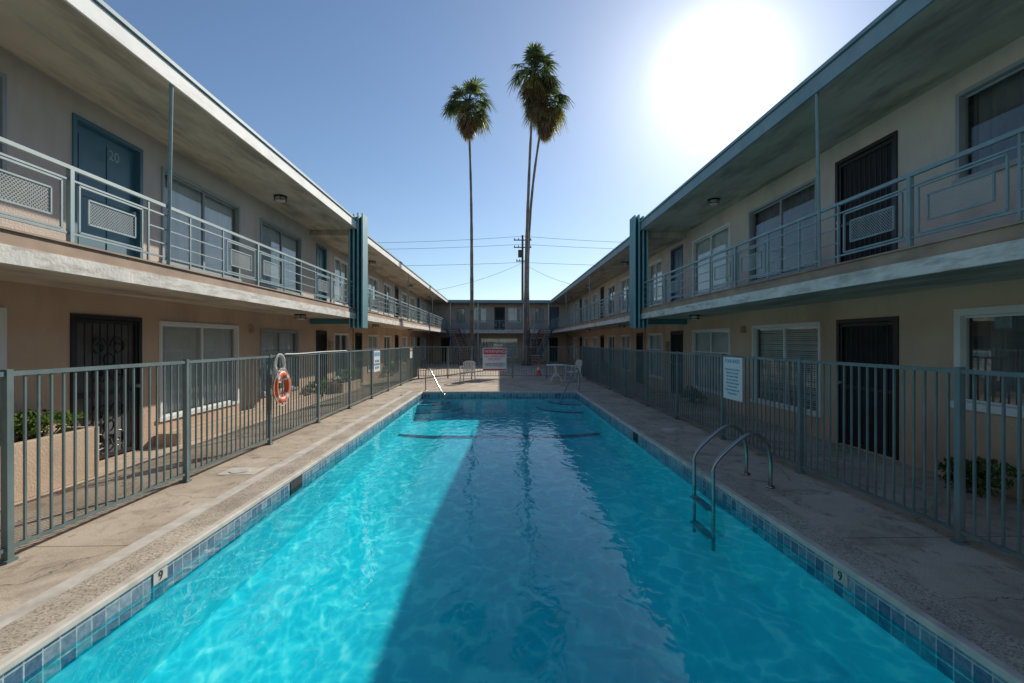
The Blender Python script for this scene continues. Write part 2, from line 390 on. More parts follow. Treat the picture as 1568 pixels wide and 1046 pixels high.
# ---------------------------------------------------------------- buildings
ZS0,ZS1=2.38,2.67   # balcony slab
XB=4.2
def make_window(mbs,P,X,y0,y1,z0,z1,style):
    """P maps (xabs,y,z)->world ; xabs grows into the building"""
    fr,gl,bl=mbs['frame'],mbs['glass'],mbs['blind']
    white='w' in style; fm=0 if white else 1
    t=0.05; o=0.025
    B=lambda mb,xa,xb,ya,yb,za,zb,m=0: mb.box(P(xa),P(xb),ya,yb,za,zb,m)
    if 'W' in style: t=0.085
    B(fr,X-o,X+0.09,y0,y1,z1-t,z1,fm); B(fr,X-o-0.015,X+0.09,y0-0.03,y1+0.03,z0-0.02,z0+t*0.8,fm)
    B(fr,X-o,X+0.09,y0,y0+t,z0+t*0.8,z1-t,fm); B(fr,X-o,X+0.09,y1-t,y1,z0+t*0.8,z1-t,fm)
    ym=(y0+y1)/2
    B(fr,X+0.02,X+0.07,ym-0.025,ym+0.025,z0+t*0.8,z1-t,fm)
    # sliding sash
    for (a,b,xo) in ((y0+t,ym-0.025,0.03),(ym+0.025,y1-t,0.045)):
        B(fr,X+xo,X+xo+0.02,a,b,z1-t-0.03,z1-t-0.001,fm); B(fr,X+xo,X+xo+0.02,a,b,z0+t*0.8+0.001,z0+t*0.8+0.03,fm)
        if 'm' in style: B(fr,X+xo,X+xo+0.02,a,b,z0+(z1-z0)*0.62,z0+(z1-z0)*0.62+0.03,fm)
        mid=X+xo+0.01
        gl.quad((P(mid),a,z0+t),(P(mid),b,z0+t),(P(mid),b,z1-t),(P(mid),a,z1-t))
    xr=X+0.55
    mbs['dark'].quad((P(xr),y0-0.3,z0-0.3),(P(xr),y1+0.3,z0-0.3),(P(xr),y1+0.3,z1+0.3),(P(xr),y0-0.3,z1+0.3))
    if 'v' in style:
        y=y0+t; ang=random.uniform(0.5,1.0)
        while y<y1-t:
            if not ('h' in style and y>ym) and not (random.random()<0.03):
                dx=0.030*ang+random.uniform(-.010,.010)
                xx=X+0.15
                bl.quad((P(xx+dx),y,z0+0.03),(P(xx-dx),y+0.084,z0+0.03),(P(xx-dx),y+0.084,z1-0.03),(P(xx+dx),y,z1-0.03),0)
            y+=0.083
    if 'b' in style:
        z=z0+0.02
        while z<z1-0.02:
            dz=0.018+0.012*random.random(); ya=y0+t if random.random()<.97 else y0+0.3
            xx=X+0.15
            bl.quad((P(xx-0.012),ya,z+dz+0.008),(P(xx-0.012),y1-t,z+dz+0.008),(P(xx+0.012),y1-t,z),(P(xx+0.012),ya,z),0)
            z+=0.04
    if 'c' in style:
        n=60
        for k in range(n):
            a=y0+(y1-y0)*k/n; b=y0+(y1-y0)*(k+1)/n
            xa=X+0.2+0.02*math.sin(k*1.3); xb=X+0.2+0.02*math.sin((k+1)*1.3)
            bl.quad((P(xa),a,z0),(P(xb),b,z0),(P(xb),b,z1),(P(xa),a,z1),1)

def make_door(mbs,P,X,y0,y1,z0,z1,style):
    dr=mbs['door']; B=lambda xa,xb,ya,yb,za,zb,m=0: dr.box(P(xa),P(xb),ya,yb,za,zb,m)
    idx={'S':0,'T':1,'U':2}[style[0]]
    t=0.06
    B(X-0.02,X+0.1,y0,y0+t,z0,z1,idx); B(X-0.02,X+0.1,y1-t,y1,z0,z1,idx); B(X-0.02,X+0.1,y0+t,y1-t,z1-t,z1,idx)
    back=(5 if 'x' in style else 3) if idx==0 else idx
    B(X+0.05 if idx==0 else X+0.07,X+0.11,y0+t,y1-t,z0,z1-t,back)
    if idx==0:
        B(X+0.0,X+0.03,y0+t,y0+t+0.05,z0+0.02,z1-t-0.002,0); B(X+0.0,X+0.03,y1-t-0.05,y1-t,z0+0.02,z1-t-0.002,0)
        for zz in (z0+0.03,z0+0.92,z1-t-0.06): B(X+0.002,X+0.028,y0+t+0.051,y1-t-0.051,zz,zz+0.05,0)
        ym=(y0+y1)/2; W=(y1-y0)-2*t-0.1
        nb=8 if 'x' in style else 10
        for k in range(1,nb):
            y=y0+t+0.05+W*k/nb
            dr.bar((P(X+0.015),y,z0+0.05),(P(X+0.015),y,z1-t-0.05),0.012,0)
        if 'x' in style:
          for zc in (z0+0.48,z0+1.42):
            for sy in (-1,1):
                for sz in (-1,1):
                    pts=[]
                    for q in range(18):
                        a=q/17*math.pi*2.8; r=0.15*(1-q/17*0.75)
                        pts.append((P(X+0.0),ym+sy*(0.17-r*math.cos(a)),zc+sz*(0.19+r*math.sin(a))))
                    dr.tube(pts,0.014,5,0)
            for q in (-1,1): dr.tube([(P(X+0.0),ym+0.09*math.cos(a),zc+0.09*math.sin(a)) for a in [i*math.pi/6 for i in range(12)]],0.012,4,0,closed=True)
        # knob
        dr.tube([(P(X-0.05),y1-t-0.03,z0+1.0),(P(X),y1-t-0.03,z0+1.0)],0.025,8,4)
    else:
        # recessed panels
        hgt=z1-z0
        for (a,b) in ((0.08,0.42),(0.5,0.93)):
            W=(y1-y0-2*t)
            for q in (0,1):
                ya=y0+t+W*(0.1+0.42*q); yb=ya+W*0.38
                B(X+0.06,X+0.069,ya,yb,z0+hgt*a,z0+hgt*b-0.05,idx)
        dr.tube([(P(X+0.01),y1-t-0.07,z0+1.0),(P(X+0.07),y1-t-0.07,z0+1.0)],0.028,8,4)

def grid_wall(mb,P,X,ya,yb,za,zb,ops,m):
    Y=sorted(set([ya,yb]+[o[0] for o in ops]+[o[1] for o in ops])); Z=sorted(set([za,zb]+[o[2] for o in ops]+[o[3] for o in ops]))
    for i in range(len(Y)-1):
        for j in range(len(Z)-1):
            yc,zc=(Y[i]+Y[i+1])/2,(Z[j]+Z[j+1])/2
            if any(o[0]<yc<o[1] and o[2]<zc<o[3] for o in ops): continue
            mb.quad((P(X),Y[i],Z[j]),(P(X),Y[i+1],Z[j]),(P(X),Y[i+1],Z[j+1]),(P(X),Y[i],Z[j+1]),m)
    for o in ops:
        y0,y1,z0,z1=o[:4]; D=0.14
        mb.quad((P(X),y0,z0),(P(X+D),y0,z0),(P(X+D),y0,z1),(P(X),y0,z1),m)
        mb.quad((P(X),y1,z0),(P(X+D),y1,z0),(P(X+D),y1,z1),(P(X),y1,z1),m)
        mb.quad((P(X),y0,z0),(P(X),y1,z0),(P(X+D),y1,z0),(P(X+D),y0,z0),m)
        mb.quad((P(X),y0,z1),(P(X),y1,z1),(P(X+D),y1,z1),(P(X+D),y0,z1),m)

def soffit_lamp(mb,x,y,z):
    mb.tube([(x,y,z),(x,y,z-0.03)],0.14,12,0)
    mb.tube([(x,y,z-0.03),(x,y,z-0.10),(x,y,z-0.13)],[0.10,0.12,0.07],12,1)
    for k in range(4):
        a=k*math.pi/2+.4; mb.bar((x+0.125*math.cos(a),y+0.125*math.sin(a),z-0.03),(x+0.125*math.cos(a),y+0.125*math.sin(a),z-0.12),0.012,0)
    mb.tube([(x+0.127*math.cos(a),y+0.127*math.sin(a),z-0.10) for a in [q*math.pi/6 for q in range(12)]],0.008,4,0,closed=True)

def railing_run(mb,F,a,b,posts_period=3.7,phase=4.9,z=ZS1):
    """F(t,z)->world, along t in [a,b]"""
    top=z+0.75
    for zz,wd in ((top,0.038),(top-0.12,0.018),(z+0.10,0.02)):
        mb.bar(F(a,zz),F(b,zz),wd)
    k=math.ceil((a-phase)/posts_period); posts=[]
    while phase+k*posts_period<b: posts.append(phase+k*posts_period); k+=1
    L=0.86
    for p in posts:
        mb.bar(F(p,z-0.02),F(p,top-0.02),0.045)
        for s in (-1,1):
            q0,q1=p+s*0.10,p+s*(0.10+L)
            if not(a<min(q0,q1) and max(q0,q1)<b): continue
            for ins,wd in ((0.0,0.018),(0.11,0.016)):
                y0,y1=q0+s*ins,q1-s*ins; z0,z1=z+0.13+ins,top-0.15-ins
                mb.bar(F(y0,z0),F(y1,z0),wd); mb.bar(F(y0,z1),F(y1,z1),wd); mb.bar(F(y0,z0),F(y0,z1),wd); mb.bar(F(y1,z0),F(y1,z1),wd)
            # expanded-metal infill
            lo,hi=min(y0,y1),max(y0,y1); st=0.035 if p<14 else 0.07
            W,Hh=hi-lo,z1-z0
            for sg in (-1,1):
                c=-Hh
                while c<W:
                    t0,t1=max(0,-c),min(Hh,W-c)
                    if t1>t0:
                        u0,u1=c+t0,c+t1
                        za,zb=(z0+t0,z0+t1) if sg>0 else (z1-t0,z1-t1)
                        A=Vector(F(lo+u0,za)); Bv=Vector(F(lo+u1,zb)); off=Vector((0,0,0.004))
                        mb.quad(A-off,Bv-off,Bv+off,A+off,1)
                    c+=st
            mb.bar(F(q1+s*0.10,z),F(q1+s*0.10,top),0.022)
    # plain stretches: mid rails and a slim post
    edges=[a]+posts+[b]
    for i in range(len(edges)-1):
        u,v=edges[i],edges[i+1]
        lo=u+(0.1+L+0.1 if i>0 else 0); hi=v-(0.1+L+0.1 if i<len(edges)-2 else 0)
        if hi-lo>0.3:
            for zz in (z+0.27,z+0.45): mb.bar(F(lo,zz),F(hi,zz),0.015)
            mb.bar(F((lo+hi)/2,z),F((lo+hi)/2,top),0.022)

def side_building(sg,XW,ops1,ops2,wallfascia):
    E=empty('apartment_building'); P=lambda x: sg*x
    YA,YS,YE=-6.0,14.45,41.0
    mbs={k:MB() for k in ('frame','glass','blind','dark','door')}
    mb=MB()
    grid_wall(mb,P,XW,YA,YE,-0.01,ZS0+0.02,ops1,0)
    grid_wall(mb,P,XW,YA,YE,ZS1-0.02,5.02,ops2,1)
    mb.box(P(XW+0.6),P(XW+7),YA,YE,-0.01,4.84,0)
    mb.quad((P(XW),YA,-0.01),(P(XW+0.6),YA,-0.01),(P(XW+0.6),YA,5.0),(P(XW),YA,5.0),1)
    mb.obj('walls',[M['stucco_low'],M['stucco_up']],E)
    for o in ops1+ops2:
        if o[4][0] in 'STU': make_door(mbs,P,XW,*o[:5])
        else: make_window(mbs,P,XW,*o[:5])
    mbs['frame'].obj('window_frames',[M['white'],M['alu']],E)
    mbs['glass'].obj('window_glass',[M['glass']],E)
    mbs['blind'].obj('blinds_and_curtains',[M['blind'],M['curtain']],E)
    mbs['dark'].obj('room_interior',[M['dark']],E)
    mbs['door'].obj('doors',[M['black'],M['door_teal'],M['door_blue'],M['dark'],M['alu'],M['screen']],E)
    # balcony slab
    mb=MB()
    mb.box(P(XB+0.03),P(XW-0.002),YA,YE,ZS0,ZS1-0.01,0)
    mb.box(P(XB-0.01),P(XB+0.028),YA,YE-0.3,ZS0-0.015,ZS0+0.145,1)
    mb.box(P(XB+0.005),P(XB+0.0285),YA,YE-0.3,ZS0+0.147,ZS1-0.02,2)
    mb.box(P(XB-0.02),P(XB+0.12),YA,YE-0.3,ZS1-0.018,ZS1,2)
    mb.obj('balcony_slab',[M['soffit'],M['slab_white'],M['slab_brown']],E)
    # roof
    mb=MB(); fm=2 if wallfascia else 3
    XR=4.16
    mb.box(P(XR+0.03),P(XW+7.4),YA-0.3,YS,5.0,5.2,0)
    mb.box(P(XR),P(XR+0.028),YA-0.3,YS,4.98,5.19,fm); mb.box(P(XR-0.03),P(XR+0.10),YA-0.3,YS,5.202,5.25,3)
    mb.box(P(XR+0.05),P(XW+7.4),YS+0.002,YE+5,4.84,5.02,0)
    mb.box(P(XR+0.02),P(XR+0.048),YS+0.002,YE-1.6,4.82,5.01,fm); mb.box(P(XR-0.01),P(XR+0.12),YS+0.002,YE-1.6,5.022,5.07,3)
    mb.box(P(XR+0.2),P(XW+7.3),YA,YS-0.1,5.205,5.23,1)
    mb.obj('roof',[M['soffit'],M['roof'],M['fascia'],M['fascia_teal']],E)
    # decorative fin
    mb=MB()
    z0,z1=2.10,5.42
    mb.box(P(3.99),P(4.46),14.40,14.62,z0+0.03,z1-0.03,0)
    for k,x in enumerate((3.965,4.10,4.235,4.37)):
        mb.box(P(x),P(x+0.035),14.16+0.04*k,14.66,z0,z1+0.03*(k%2),0)
        mb.box(P(x-0.004),P(x+0.039),14.13+0.04*k,14.158+0.04*k,z0,z1+0.03*(k%2),1)
    mb.box(P(4.47),P(XW-0.01),14.42,14.56,2.22,ZS0-0.004,0)
    mb.obj('decorative_fin',[M['teal'],M['teal_light']],E)
    # poles
    mb=MB()
    for y in (-0.5,6.3,22.5,30.5): mb.tube([(P(XB+0.04),y,ZS1-0.02),(P(XB+0.0),y,5.0 if y<14 else 4.84)],0.022,8)
    mb.obj('roof_posts',[M['rail']],E)
    mb=MB(); railing_run(mb,lambda t,z:(P(XB+0.05),t,z),YA,14.1); railing_run(mb,lambda t,z:(P(XB+0.05),t,z),14.7,39.4)
    mb.obj('balcony_railing',[M['rail'],M['rail_mesh']],E)
    mb=MB()
    for y in (4.0,11.1,19.0,27,34): soffit_lamp(mb,P(4.97),y,5.0 if y<14 else 4.84)
    for y in (12.2,19.5,27,34): soffit_lamp(mb,P(4.97),y,ZS0)
    mb.obj('soffit_lamps',[M['black'],M['lamp_glass']],E)
    mb=MB()
    mb.box(P(XW-0.07),P(XW-0.001),10.95,11.08,1.9,2.06,0); mb.bar((P(XW-0.02),18.6,0),(P(XW-0.02),18.6,ZS0),0.05,0)
    mb.box(P(XW-0.10),P(XW-0.001),15.95,16.2,1.3,1.7,0)
    mb.obj('wall_fittings',[M['slab_brown']],E)
    return E

far=lambda z0,z1,d:[(18.9,19.8,z0,z0+2.02,d),(20.7,22.4,z0+0.38,z1,'wvm'),(23.5,25.1,z0+0.38,z1,'wc'),(26.0,26.9,z0,z0+2.02,'S'),
   (27.8,29.4,z0+0.38,z1,'wvm'),(30.6,32.1,z0+0.38,z1,'wc'),(33.0,33.9,z0,z0+2.02,d),(35.0,36.6,z0+0.38,z1,'wvm')]
L1=[(-1,1,.38,2.05,'wv'),(3.4,5.62,0.97,2.08,'wWc'),(6.45,7.7,0.02,2.07,'Sx'),(8.1,10.5,0.40,2.04,'wv'),(11.45,13.6,0.42,2.0,'gvm'),(14.9,15.8,0.02,2.04,'S'),(16.5,18.1,0.42,2.0,'wc')]+far(0.02,2.0,'S')
Zf=ZS1+0.0
L2=[(-1,1,3.0,4.6,'gv'),(3.9,5.62,3.55,4.72,'gc'),(6.48,7.72,Zf,4.70,'T'),(8.15,10.55,3.0,4.60,'gv'),(11.45,13.8,3.0,4.60,'gvm'),(14.9,15.8,Zf,4.7,'T'),(16.5,18.1,3.0,4.6,'wvm')]+far(Zf,4.55,'T')
XWR=5.65
R1=[(-1,1,.38,2.05,'wv'),(3.9,5.85,0.90,2.10,'wWc'),(6.7,7.95,0.02,2.06,'S'),(8.36,10.65,0.38,2.05,'wb'),(11.7,14.0,0.35,2.03,'wvm'),(14.75,15.8,0.02,2.04,'S'),(16.6,18.2,0.4,2.0,'wvm')]+far(0.02,2.0,'S')
R2=[(-1,1,3.0,4.6,'gv'),(3.9,5.83,3.65,4.75,'gc'),(6.72,7.98,Zf,4.70,'S'),(8.45,10.8,3.0,4.63,'gc'),(11.7,14.0,3.0,4.62,'wvm'),(14.75,15.8,Zf,4.7,'U'),(16.6,18.2,3.0,4.6,'wvm')]+far(Zf,4.55,'U')
bl=side_building(-1,5.6,L1,L2,True)
br_=side_building(1,XWR,R1,R2,False)
text('20',0.2,(-5.545,7.1,4.35),(R(90),0,R(90)),M['alu'],bl,'door_number')

# end building (faces -y). P for depth axis -> use swapped helper
E=empty('apartment_building')
YW=40.6
class Swap(MB):
    def box(s,x0,x1,y0,y1,z0,z1,m=0): MB.box(s,y0,y1,x0,x1,z0,z1,m)
    def quad(s,a,b,c,d,m=0): MB.quad(s,*[(p[1],p[0],p[2]) for p in (a,b,c,d)],m)
    def tube(s,pts,r,n=6,m=0,**k): MB.tube(s,[(p[1],p[0],p[2]) for p in pts],r,n,m,**k)
mbs={k:Swap() for k in ('frame','glass','blind','dark','door')}
ops1=[(-4.9,-4.1,0.02,2.04,'S'),(-1.6,1.5,0.35,2.0,'wv'),(2.6,3.7,0.5,2.0,'wc'),(4.1,4.9,0.02,2.04,'S')]
ops2=[(-3.6,-2.9,3.3,4.5,'gv'),(-2.2,-1.1,3.3,4.55,'wvm'),(-0.45,0.45,ZS1,4.6,'S'),(0.7,1.8,3.3,4.55,'wvm'),(3.0,3.7,3.3,4.5,'gv'),(4.2,5.0,ZS1,4.6,'U')]
mb=Swap(); Pid=lambda x:x
grid_wall(mb,Pid,YW,-5.6,5.65,-0.01,ZS0+0.02,ops1,0); grid_wall(mb,Pid,YW,-5.6,5.65,ZS1-0.02,4.86,ops2,1)
mb.box(YW+0.6,YW+6,-5.6,5.65,-0.01,4.8,0); mb.obj('walls',[M['stucco_low'],M['stucco_up']],E)
for o in ops1+ops2:
    if o[4][0] in 'STU': make_door(mbs,Pid,YW,*o[:5])
    else: make_window(mbs,Pid,YW,*o[:5])
mbs['frame'].obj('window_frames',[M['white'],M['alu']],E); mbs['glass'].obj('window_glass',[M['glass']],E)
mbs['blind'].obj('blinds_and_curtains',[M['blind'],M['curtain']],E); mbs['dark'].obj('room_interior',[M['dark']],E)
mbs['door'].obj('doors',[M['black'],M['door_teal'],M['door_blue'],M['dark'],M['alu']],E)
mb=MB()
mb.box(-4.22,4.22,39.35,YW-0.002,ZS0+0.003,ZS1-0.014,0); mb.box(-4.15,4.15,39.31,39.348,ZS0-0.01,ZS1-0.01,1)
mb.obj('balcony_slab',[M['soffit'],M['slab_white']],E)
mb=MB()
mb.box(-4.15,4.15,39.25,YW+6,4.845,5.018,0); mb.box(-4.14,4.14,39.2,39.248,4.83,5.07,1)
mb.obj('roof',[M['soffit'],M['fascia_teal']],E)
mb=MB(); railing_run(mb,lambda t,z:(t,39.42,z),-4.1,4.1,phase=0.0,posts_period=2.6); mb.obj('balcony_railing',[M['rail'],M['rail_mesh']],E)
mb=MB()
for x in (-1.75,1.95,-4.0,4.0): mb.tube([(x,39.4,0),(x,39.4,4.84)],0.04,8)
mb.obj('roof_posts',[M['white']],E)

# staircases
for s in (-1,1):
    st=empty('staircase'); mb=MB(); n=14
    A=Vector((s*2.3,35.6,0)); B=Vector((s*3.75,38.9,ZS1)); 
    dirh=Vector((B.x-A.x,B.y-A.y,0)).normalized(); side=Vector((-dirh.y,dirh.x,0))
    for k in range(n):
        p=A.lerp(B,(k+0.5)/n); p.z=ZS1*(k+1)/n
        h=Vector((0,0,0.025)); w=side*0.5; l=dirh*0.15
        a,b,c,d=[p-w-l,p+w-l,p+w+l,p-w+l]
        mb.quad(a+h,b+h,c+h,d+h,0); mb.quad(a-h,b-h,c-h,d-h,0); mb.quad(a-h,b-h,b+h,a+h,0); mb.quad(a-h,a+h,d+h,d-h,0); mb.quad(b-h,b+h,c+h,c-h,0); mb.quad(d-h,d+h,c+h,c-h,0)
    for q in (-1,1):
        mb.bar(A+side*0.52*q+Vector((0,0,0.05)),B+side*0.52*q,0.09,1)
        mb.bar(A+side*0.52*q+Vector((0,0,0.95)),B+side*0.52*q+Vector((0,0,0.85)),0.04,2)
        for k in range(n+1):
            p=A.lerp(B,k/n)+side*0.52*q; mb.bar(p,p+Vector((0,0,0.9)),0.016,2)
    mb.obj('treads_and_stringers',[M['stair'],M['teal'],M['rail']],st)

# ---------------------------------------------------------------- fences
def fence(F,a,b,posts,h=1.47,sp=0.115):
    E=empty('metal_fence'); mb=MB()
    mb.bar(F(a,h-0.02),F(b,h-0.02),0.036); mb.bar(F(a,0.10),F(b,0.10),0.03)
    t=a+sp
    while t<b:
        if all(abs(t-p)>0.04 for p in posts): 
            j=0.004*random.uniform(-1,1); mb.bar(F(t+j,0.11),F(t,h-0.03),0.017)
        t+=sp
    for p in posts:
        mb.bar(F(p+random.uniform(-.008,.008),0),F(p,h+0.015),0.052)
        mb.bar(F(p,-0.001),F(p,0.02),0.09)
    mb.obj('pickets_and_rails',[M['fence']],E); return E
XFL,XFR=-3.8,3.88
lp=[-4.97,-2.77,-0.57,1.62]+[3.83+2.13*k for k in range(9)]
fenceL=fence(lambda t,z:(XFL,t,z),-5,22.5,lp)
rp=[-4.8,-2.6,-0.4,1.8]+[3.98+2.16*k for k in range(9)]
fenceR=fence(lambda t,z:(XFR,t,z),-5,22.5,rp)
fenceE=fence(lambda t,z:(t,22.55,z),-3.78,3.86,[-3.76,-2.4,-1.3,0.6,2.2,3.3,3.84],sp=0.12)

# ---------------------------------------------------------------- signs
ws=empty('warning_sign'); mb=MB()
sx0,sx1,sz0,sz1,yy=-0.78,0.32,0.33,1.40,22.49
mb.box(sx0,sx1,yy,yy+0.012,sz0,sz1,0)
mb.box(sx0+0.03,sx1-0.03,yy-0.004,yy-0.001,sz1-0.30,sz1-0.03,1)
mb.box(sx0+0.03,sx1-0.03,yy-0.004,yy-0.001,sz0+0.03,sz0+0.09,1)
mb.obj('panel',[M['sign'],M['red']],ws)
cx=(sx0+sx1)/2
text('WARNING',0.2,(cx,yy-0.006,sz1-0.165),(R(90),0,0),M['sign'],ws)
text('NO LIFEGUARD\nON DUTY',0.135,(cx,yy-0.006,sz1-0.46),(R(90),0,0),M['red'],ws)
text('CHILDREN UNDER THE AGE OF 14\nSHOULD NOT USE POOL WITHOUT\nAN ADULT IN ATTENDANCE',0.06,(cx,yy-0.006,sz1-0.78),(R(90),0,0),M['inkdark'],ws)
rs=empty('pool_rules_sign'); mb=MB()
x=XFR-0.035
mb.box(x,x-0.008,7.56,8.2,0.74,1.44,0)
for z in (1.40,0.80): mb.bar((x,7.88,z),(x+0.03,7.88,z),0.02,1)
mb.obj('panel',[M['sign'],M['alu']],rs)
text('POOL RULES',0.085,(x-0.011,7.88,1.37),(R(90),0,R(-90)),M['ink'],rs)
text('Pool hours 9 am to 10 pm\nNo glass near the pool\nNo running or diving\nNo pets in pool area\nShower before entering\nNo food or drink\nResidents and guests only\nKeep gate closed',0.045,(x-0.011,7.88,1.04),(R(90),0,R(-90)),M['ink'],rs,space=1.25)
for (y0,y1) in ((14.55,15.3),):
    s2=empty('notice_sign'); mb=MB(); x=XFL+0.035
    mb.box(x,x+0.008,y0,y1,0.78,1.42,0); mb.box(x+0.009,x+0.011,y0+0.05,y1-0.05,1.25,1.37,1)
    mb.obj('panel',[M['sign'],M['ink']],s2)
    text('NO DIVING\nNO RUNNING\nNO GLASS',0.1,(x+0.012,(y0+y1)/2,1.0),(R(90),0,R(90)),M['ink'],s2)
s2=empty('notice_sign'); mb=MB(); x=XFL+0.035
mb.box(x,x+0.008,20.4,20.9,1.0,1.4,0); mb.box(x+0.009,x+0.011,20.45,20.85,1.28,1.37,1); mb.obj('panel',[M['sign'],M['red']],s2)

# ---------------------------------------------------------------- life ring
lr=empty('life_ring'); mb=MB()
c=Vector((XFL+0.09,8.32,0.93)); Rr,rr=0.225,0.055; nseg=48; n=12
for k in range(nseg+1):
    a=2*math.pi*k/nseg
    for j in range(n):
        b=2*math.pi*j/n; rad=Rr+rr*math.cos(b)
        mb.v.append((c.x+rr*0.8*math.sin(b),c.y+rad*math.cos(a),c.z+rad*math.sin(a)))
for k in range(nseg):
    for j in range(n):
        mb.f.append((k*n+j,k*n+(j+1)%n,(k+1)*n+(j+1)%n,(k+1)*n+j)); mb.m.append(1 if (k%12) in (5,6) else 0)
mb.obj('ring',[M['orange'],M['rope']],lr,smooth=True)
mb=MB(); pts=[]
for k in range(48):
    a=2*math.pi*k/48; sag=0.03*abs(math.sin(2*a)); pts.append((c.x+0.02,c.y+(Rr+rr+0.008+sag)*math.cos(a+math.pi/4),c.z+(Rr+rr+0.008+sag)*math.sin(a+math.pi/4)))
mb.tube(pts,0.007,5,closed=True)
for q in range(7):
    oy=-0.02*q+random.uniform(-.05,.05); ww=0.17+random.uniform(-.03,.05); hh=0.14+random.uniform(-.03,.10)
    pts=[(XFL+0.05+0.012*q,c.y+oy+ww*math.cos(t),1.47-hh+ (hh+0.02)*math.sin(t)) for t in [i*math.pi/12 for i in range(24)]]
    mb.tube(pts,0.008,5,closed=True)
mb.tube(smooth_path([(XFL+0.07,8.1,1.3),(XFL+0.08,8.05,1.1),(XFL+0.1,8.2,0.9),(XFL+0.11,8.3,0.72),(XFL+0.08,8.42,0.8)]),0.008,5)
mb.tube(smooth_path([(XFL+0.05,8.55,1.48),(XFL+0.03,9.3,1.47),(XFL+0.03,10.4,1.48),(XFL+0.03,12.0,1.475)]),0.012,5)
mb.obj('rope',[M['rope']],lr)

# ---------------------------------------------------------------- ladder & rails
ld=empty('pool_ladder'); mb=MB()
for y in (5.55,6.1):
    xw=PX-0.12
    pts=[(3.15,y,0),(3.15,y,0.32),(3.08,y,0.55),(2.92,y,0.62),(2.74,y,0.52),(xw+0.02,y,0.28),(xw,y,0.08),(xw,y,-0.3),(xw,y,-0.72)]
    mb.tube(smooth_path(pts,6),0.0215,10)
    mb.tube([(3.15,y,0),(3.15,y,0.02)],0.05,14)
mb.obj('rails',[M['chrome']],ld,smooth=True)
mb=MB()
for z in (-0.28,-0.6): mb.box(PX-0.19,PX-0.08,5.565,6.085,z,z+0.025)
mb.obj('treads',[M['alu']],ld,bevel=0.006)
for s,(a,b) in ((-1,((-2.55,16.75),(-1.75,15.55))),(1,((2.75,16.75),(2.0,15.6)))):
    h=empty('handrail'); mb=MB()
    A=Vector((a[0],a[1],0)); B=Vector((b[0],b[1],0)); U=Vector((0,0,1))
    pts=[A,A+U*0.55,A.lerp(B,0.06)+U*0.74,A.lerp(B,0.25)+U*0.72,A.lerp(B,0.8)+U*0.10,B-U*0.05,B-U*0.5]
    mb.tube(smooth_path(pts,6),0.021,8); mb.tube([A,A+U*0.02],0.05,12)
    mb.obj('rail',[M['chrome']],h,smooth=True)

# ---------------------------------------------------------------- furniture
tb=empty('patio_table'); mb=MB(); tx,ty=2.4,20.5
mb.tube([(tx,ty,0.685),(tx,ty,0.70),(tx,ty,0.72)],[0.40,0.44,0.43],28)
mb.tube([(tx,ty,0.68),(tx,ty,0.45),(tx,ty,0.2)],[0.09,0.05,0.06],12)
for k in range(4):
    a=k*math.pi/2+math.pi/4; u=Vector((math.cos(a),math.sin(a),0)); T=Vector((tx,ty,0))
    mb.tube(smooth_path([T+Vector((0,0,0.4)),T+u*0.1+Vector((0,0,0.3)),T+u*0.26+Vector((0,0,0.1)),T+u*0.34+Vector((0,0,0.0))],4),[0.035]*13,6)
mb.obj('top_and_pedestal',[M['plastic']],tb)
def chair(x,y,rot):
    e=empty('patio_chair'); mb=MB()
    Mx=Matrix.Translation((x,y,0))@Matrix.Rotation(rot,4,'Z')
    T=lambda p: tuple(Mx@Vector(p))
    for i in range(6):
        a=-0.22+0.44*i/6; b=a+0.44/6; za=0.42-0.015*math.cos(a*6); zb=0.42-0.015*math.cos(b*6)
        mb.quad(T((-0.23,a,za)),T((0.23,a,za)),T((0.23,b,zb)),T((-0.23,b,zb)))
        mb.quad(T((-0.23,a,za-0.02)),T((0.23,a,za-0.02)),T((0.23,b,zb-0.02)),T((-0.23,b,zb-0.02)))
    mb.bar(T((-0.23,-0.22,0.40)),T((0.23,-0.22,0.40)),0.035)
    for s in (-1,1):
        mb.bar(T((s*0.23,-0.22,0.40)),T((s*0.23,0.22,0.40)),0.035)
        mb.tube([T((s*0.26,-0.26,0)),T((s*0.24,-0.22,0.40)),T((s*0.26,-0.22,0.63))],0.022,6)
        mb.tube([T((s*0.26,0.32,0)),T((s*0.23,0.22,0.40)),T((s*0.24,0.30,0.84))],0.022,6)
        mb.tube(smooth_path([T((s*0.26,-0.24,0.63)),T((s*0.28,-0.05,0.65)),T((s*0.25,0.26,0.64))],3),0.026,6)
    mb.tube(smooth_path([T((-0.24,0.30,0.82)),T((-0.12,0.32,0.88)),T((0.12,0.32,0.88)),T((0.24,0.30,0.82))],3),0.026,6)
    for i in range(6):
        xx=-0.17+0.34*i/5
        a,b=T((xx-0.024,0.22,0.42)),T((xx+0.024,0.22,0.42)); c_,d_=T((xx+0.024,0.315,0.87)),T((xx-0.024,0.315,0.87)); mb.quad(a,b,c_,d_)
    mb.obj('seat_back_and_legs',[M['plastic']],e)
chair(3.15,20.7,R(-70)); chair(-1.35,20.4,R(200))
cn=empty('traffic_cone'); mb=MB()
mb.box(1.78,2.12,24.0,24.34,0.0,0.03,0); mb.tube([(1.95,24.17,0.03),(1.95,24.17,0.28)],[0.13,0.085],16,0); mb.tube([(1.95,24.17,0.28),(1.95,24.17,0.42)],[0.0852,0.058],16,1); mb.tube([(1.95,24.17,0.42),(1.95,24.17,0.68)],[0.058,0.02],16,0)
mb.obj('cone_body',[M['orange'],M['white']],cn)

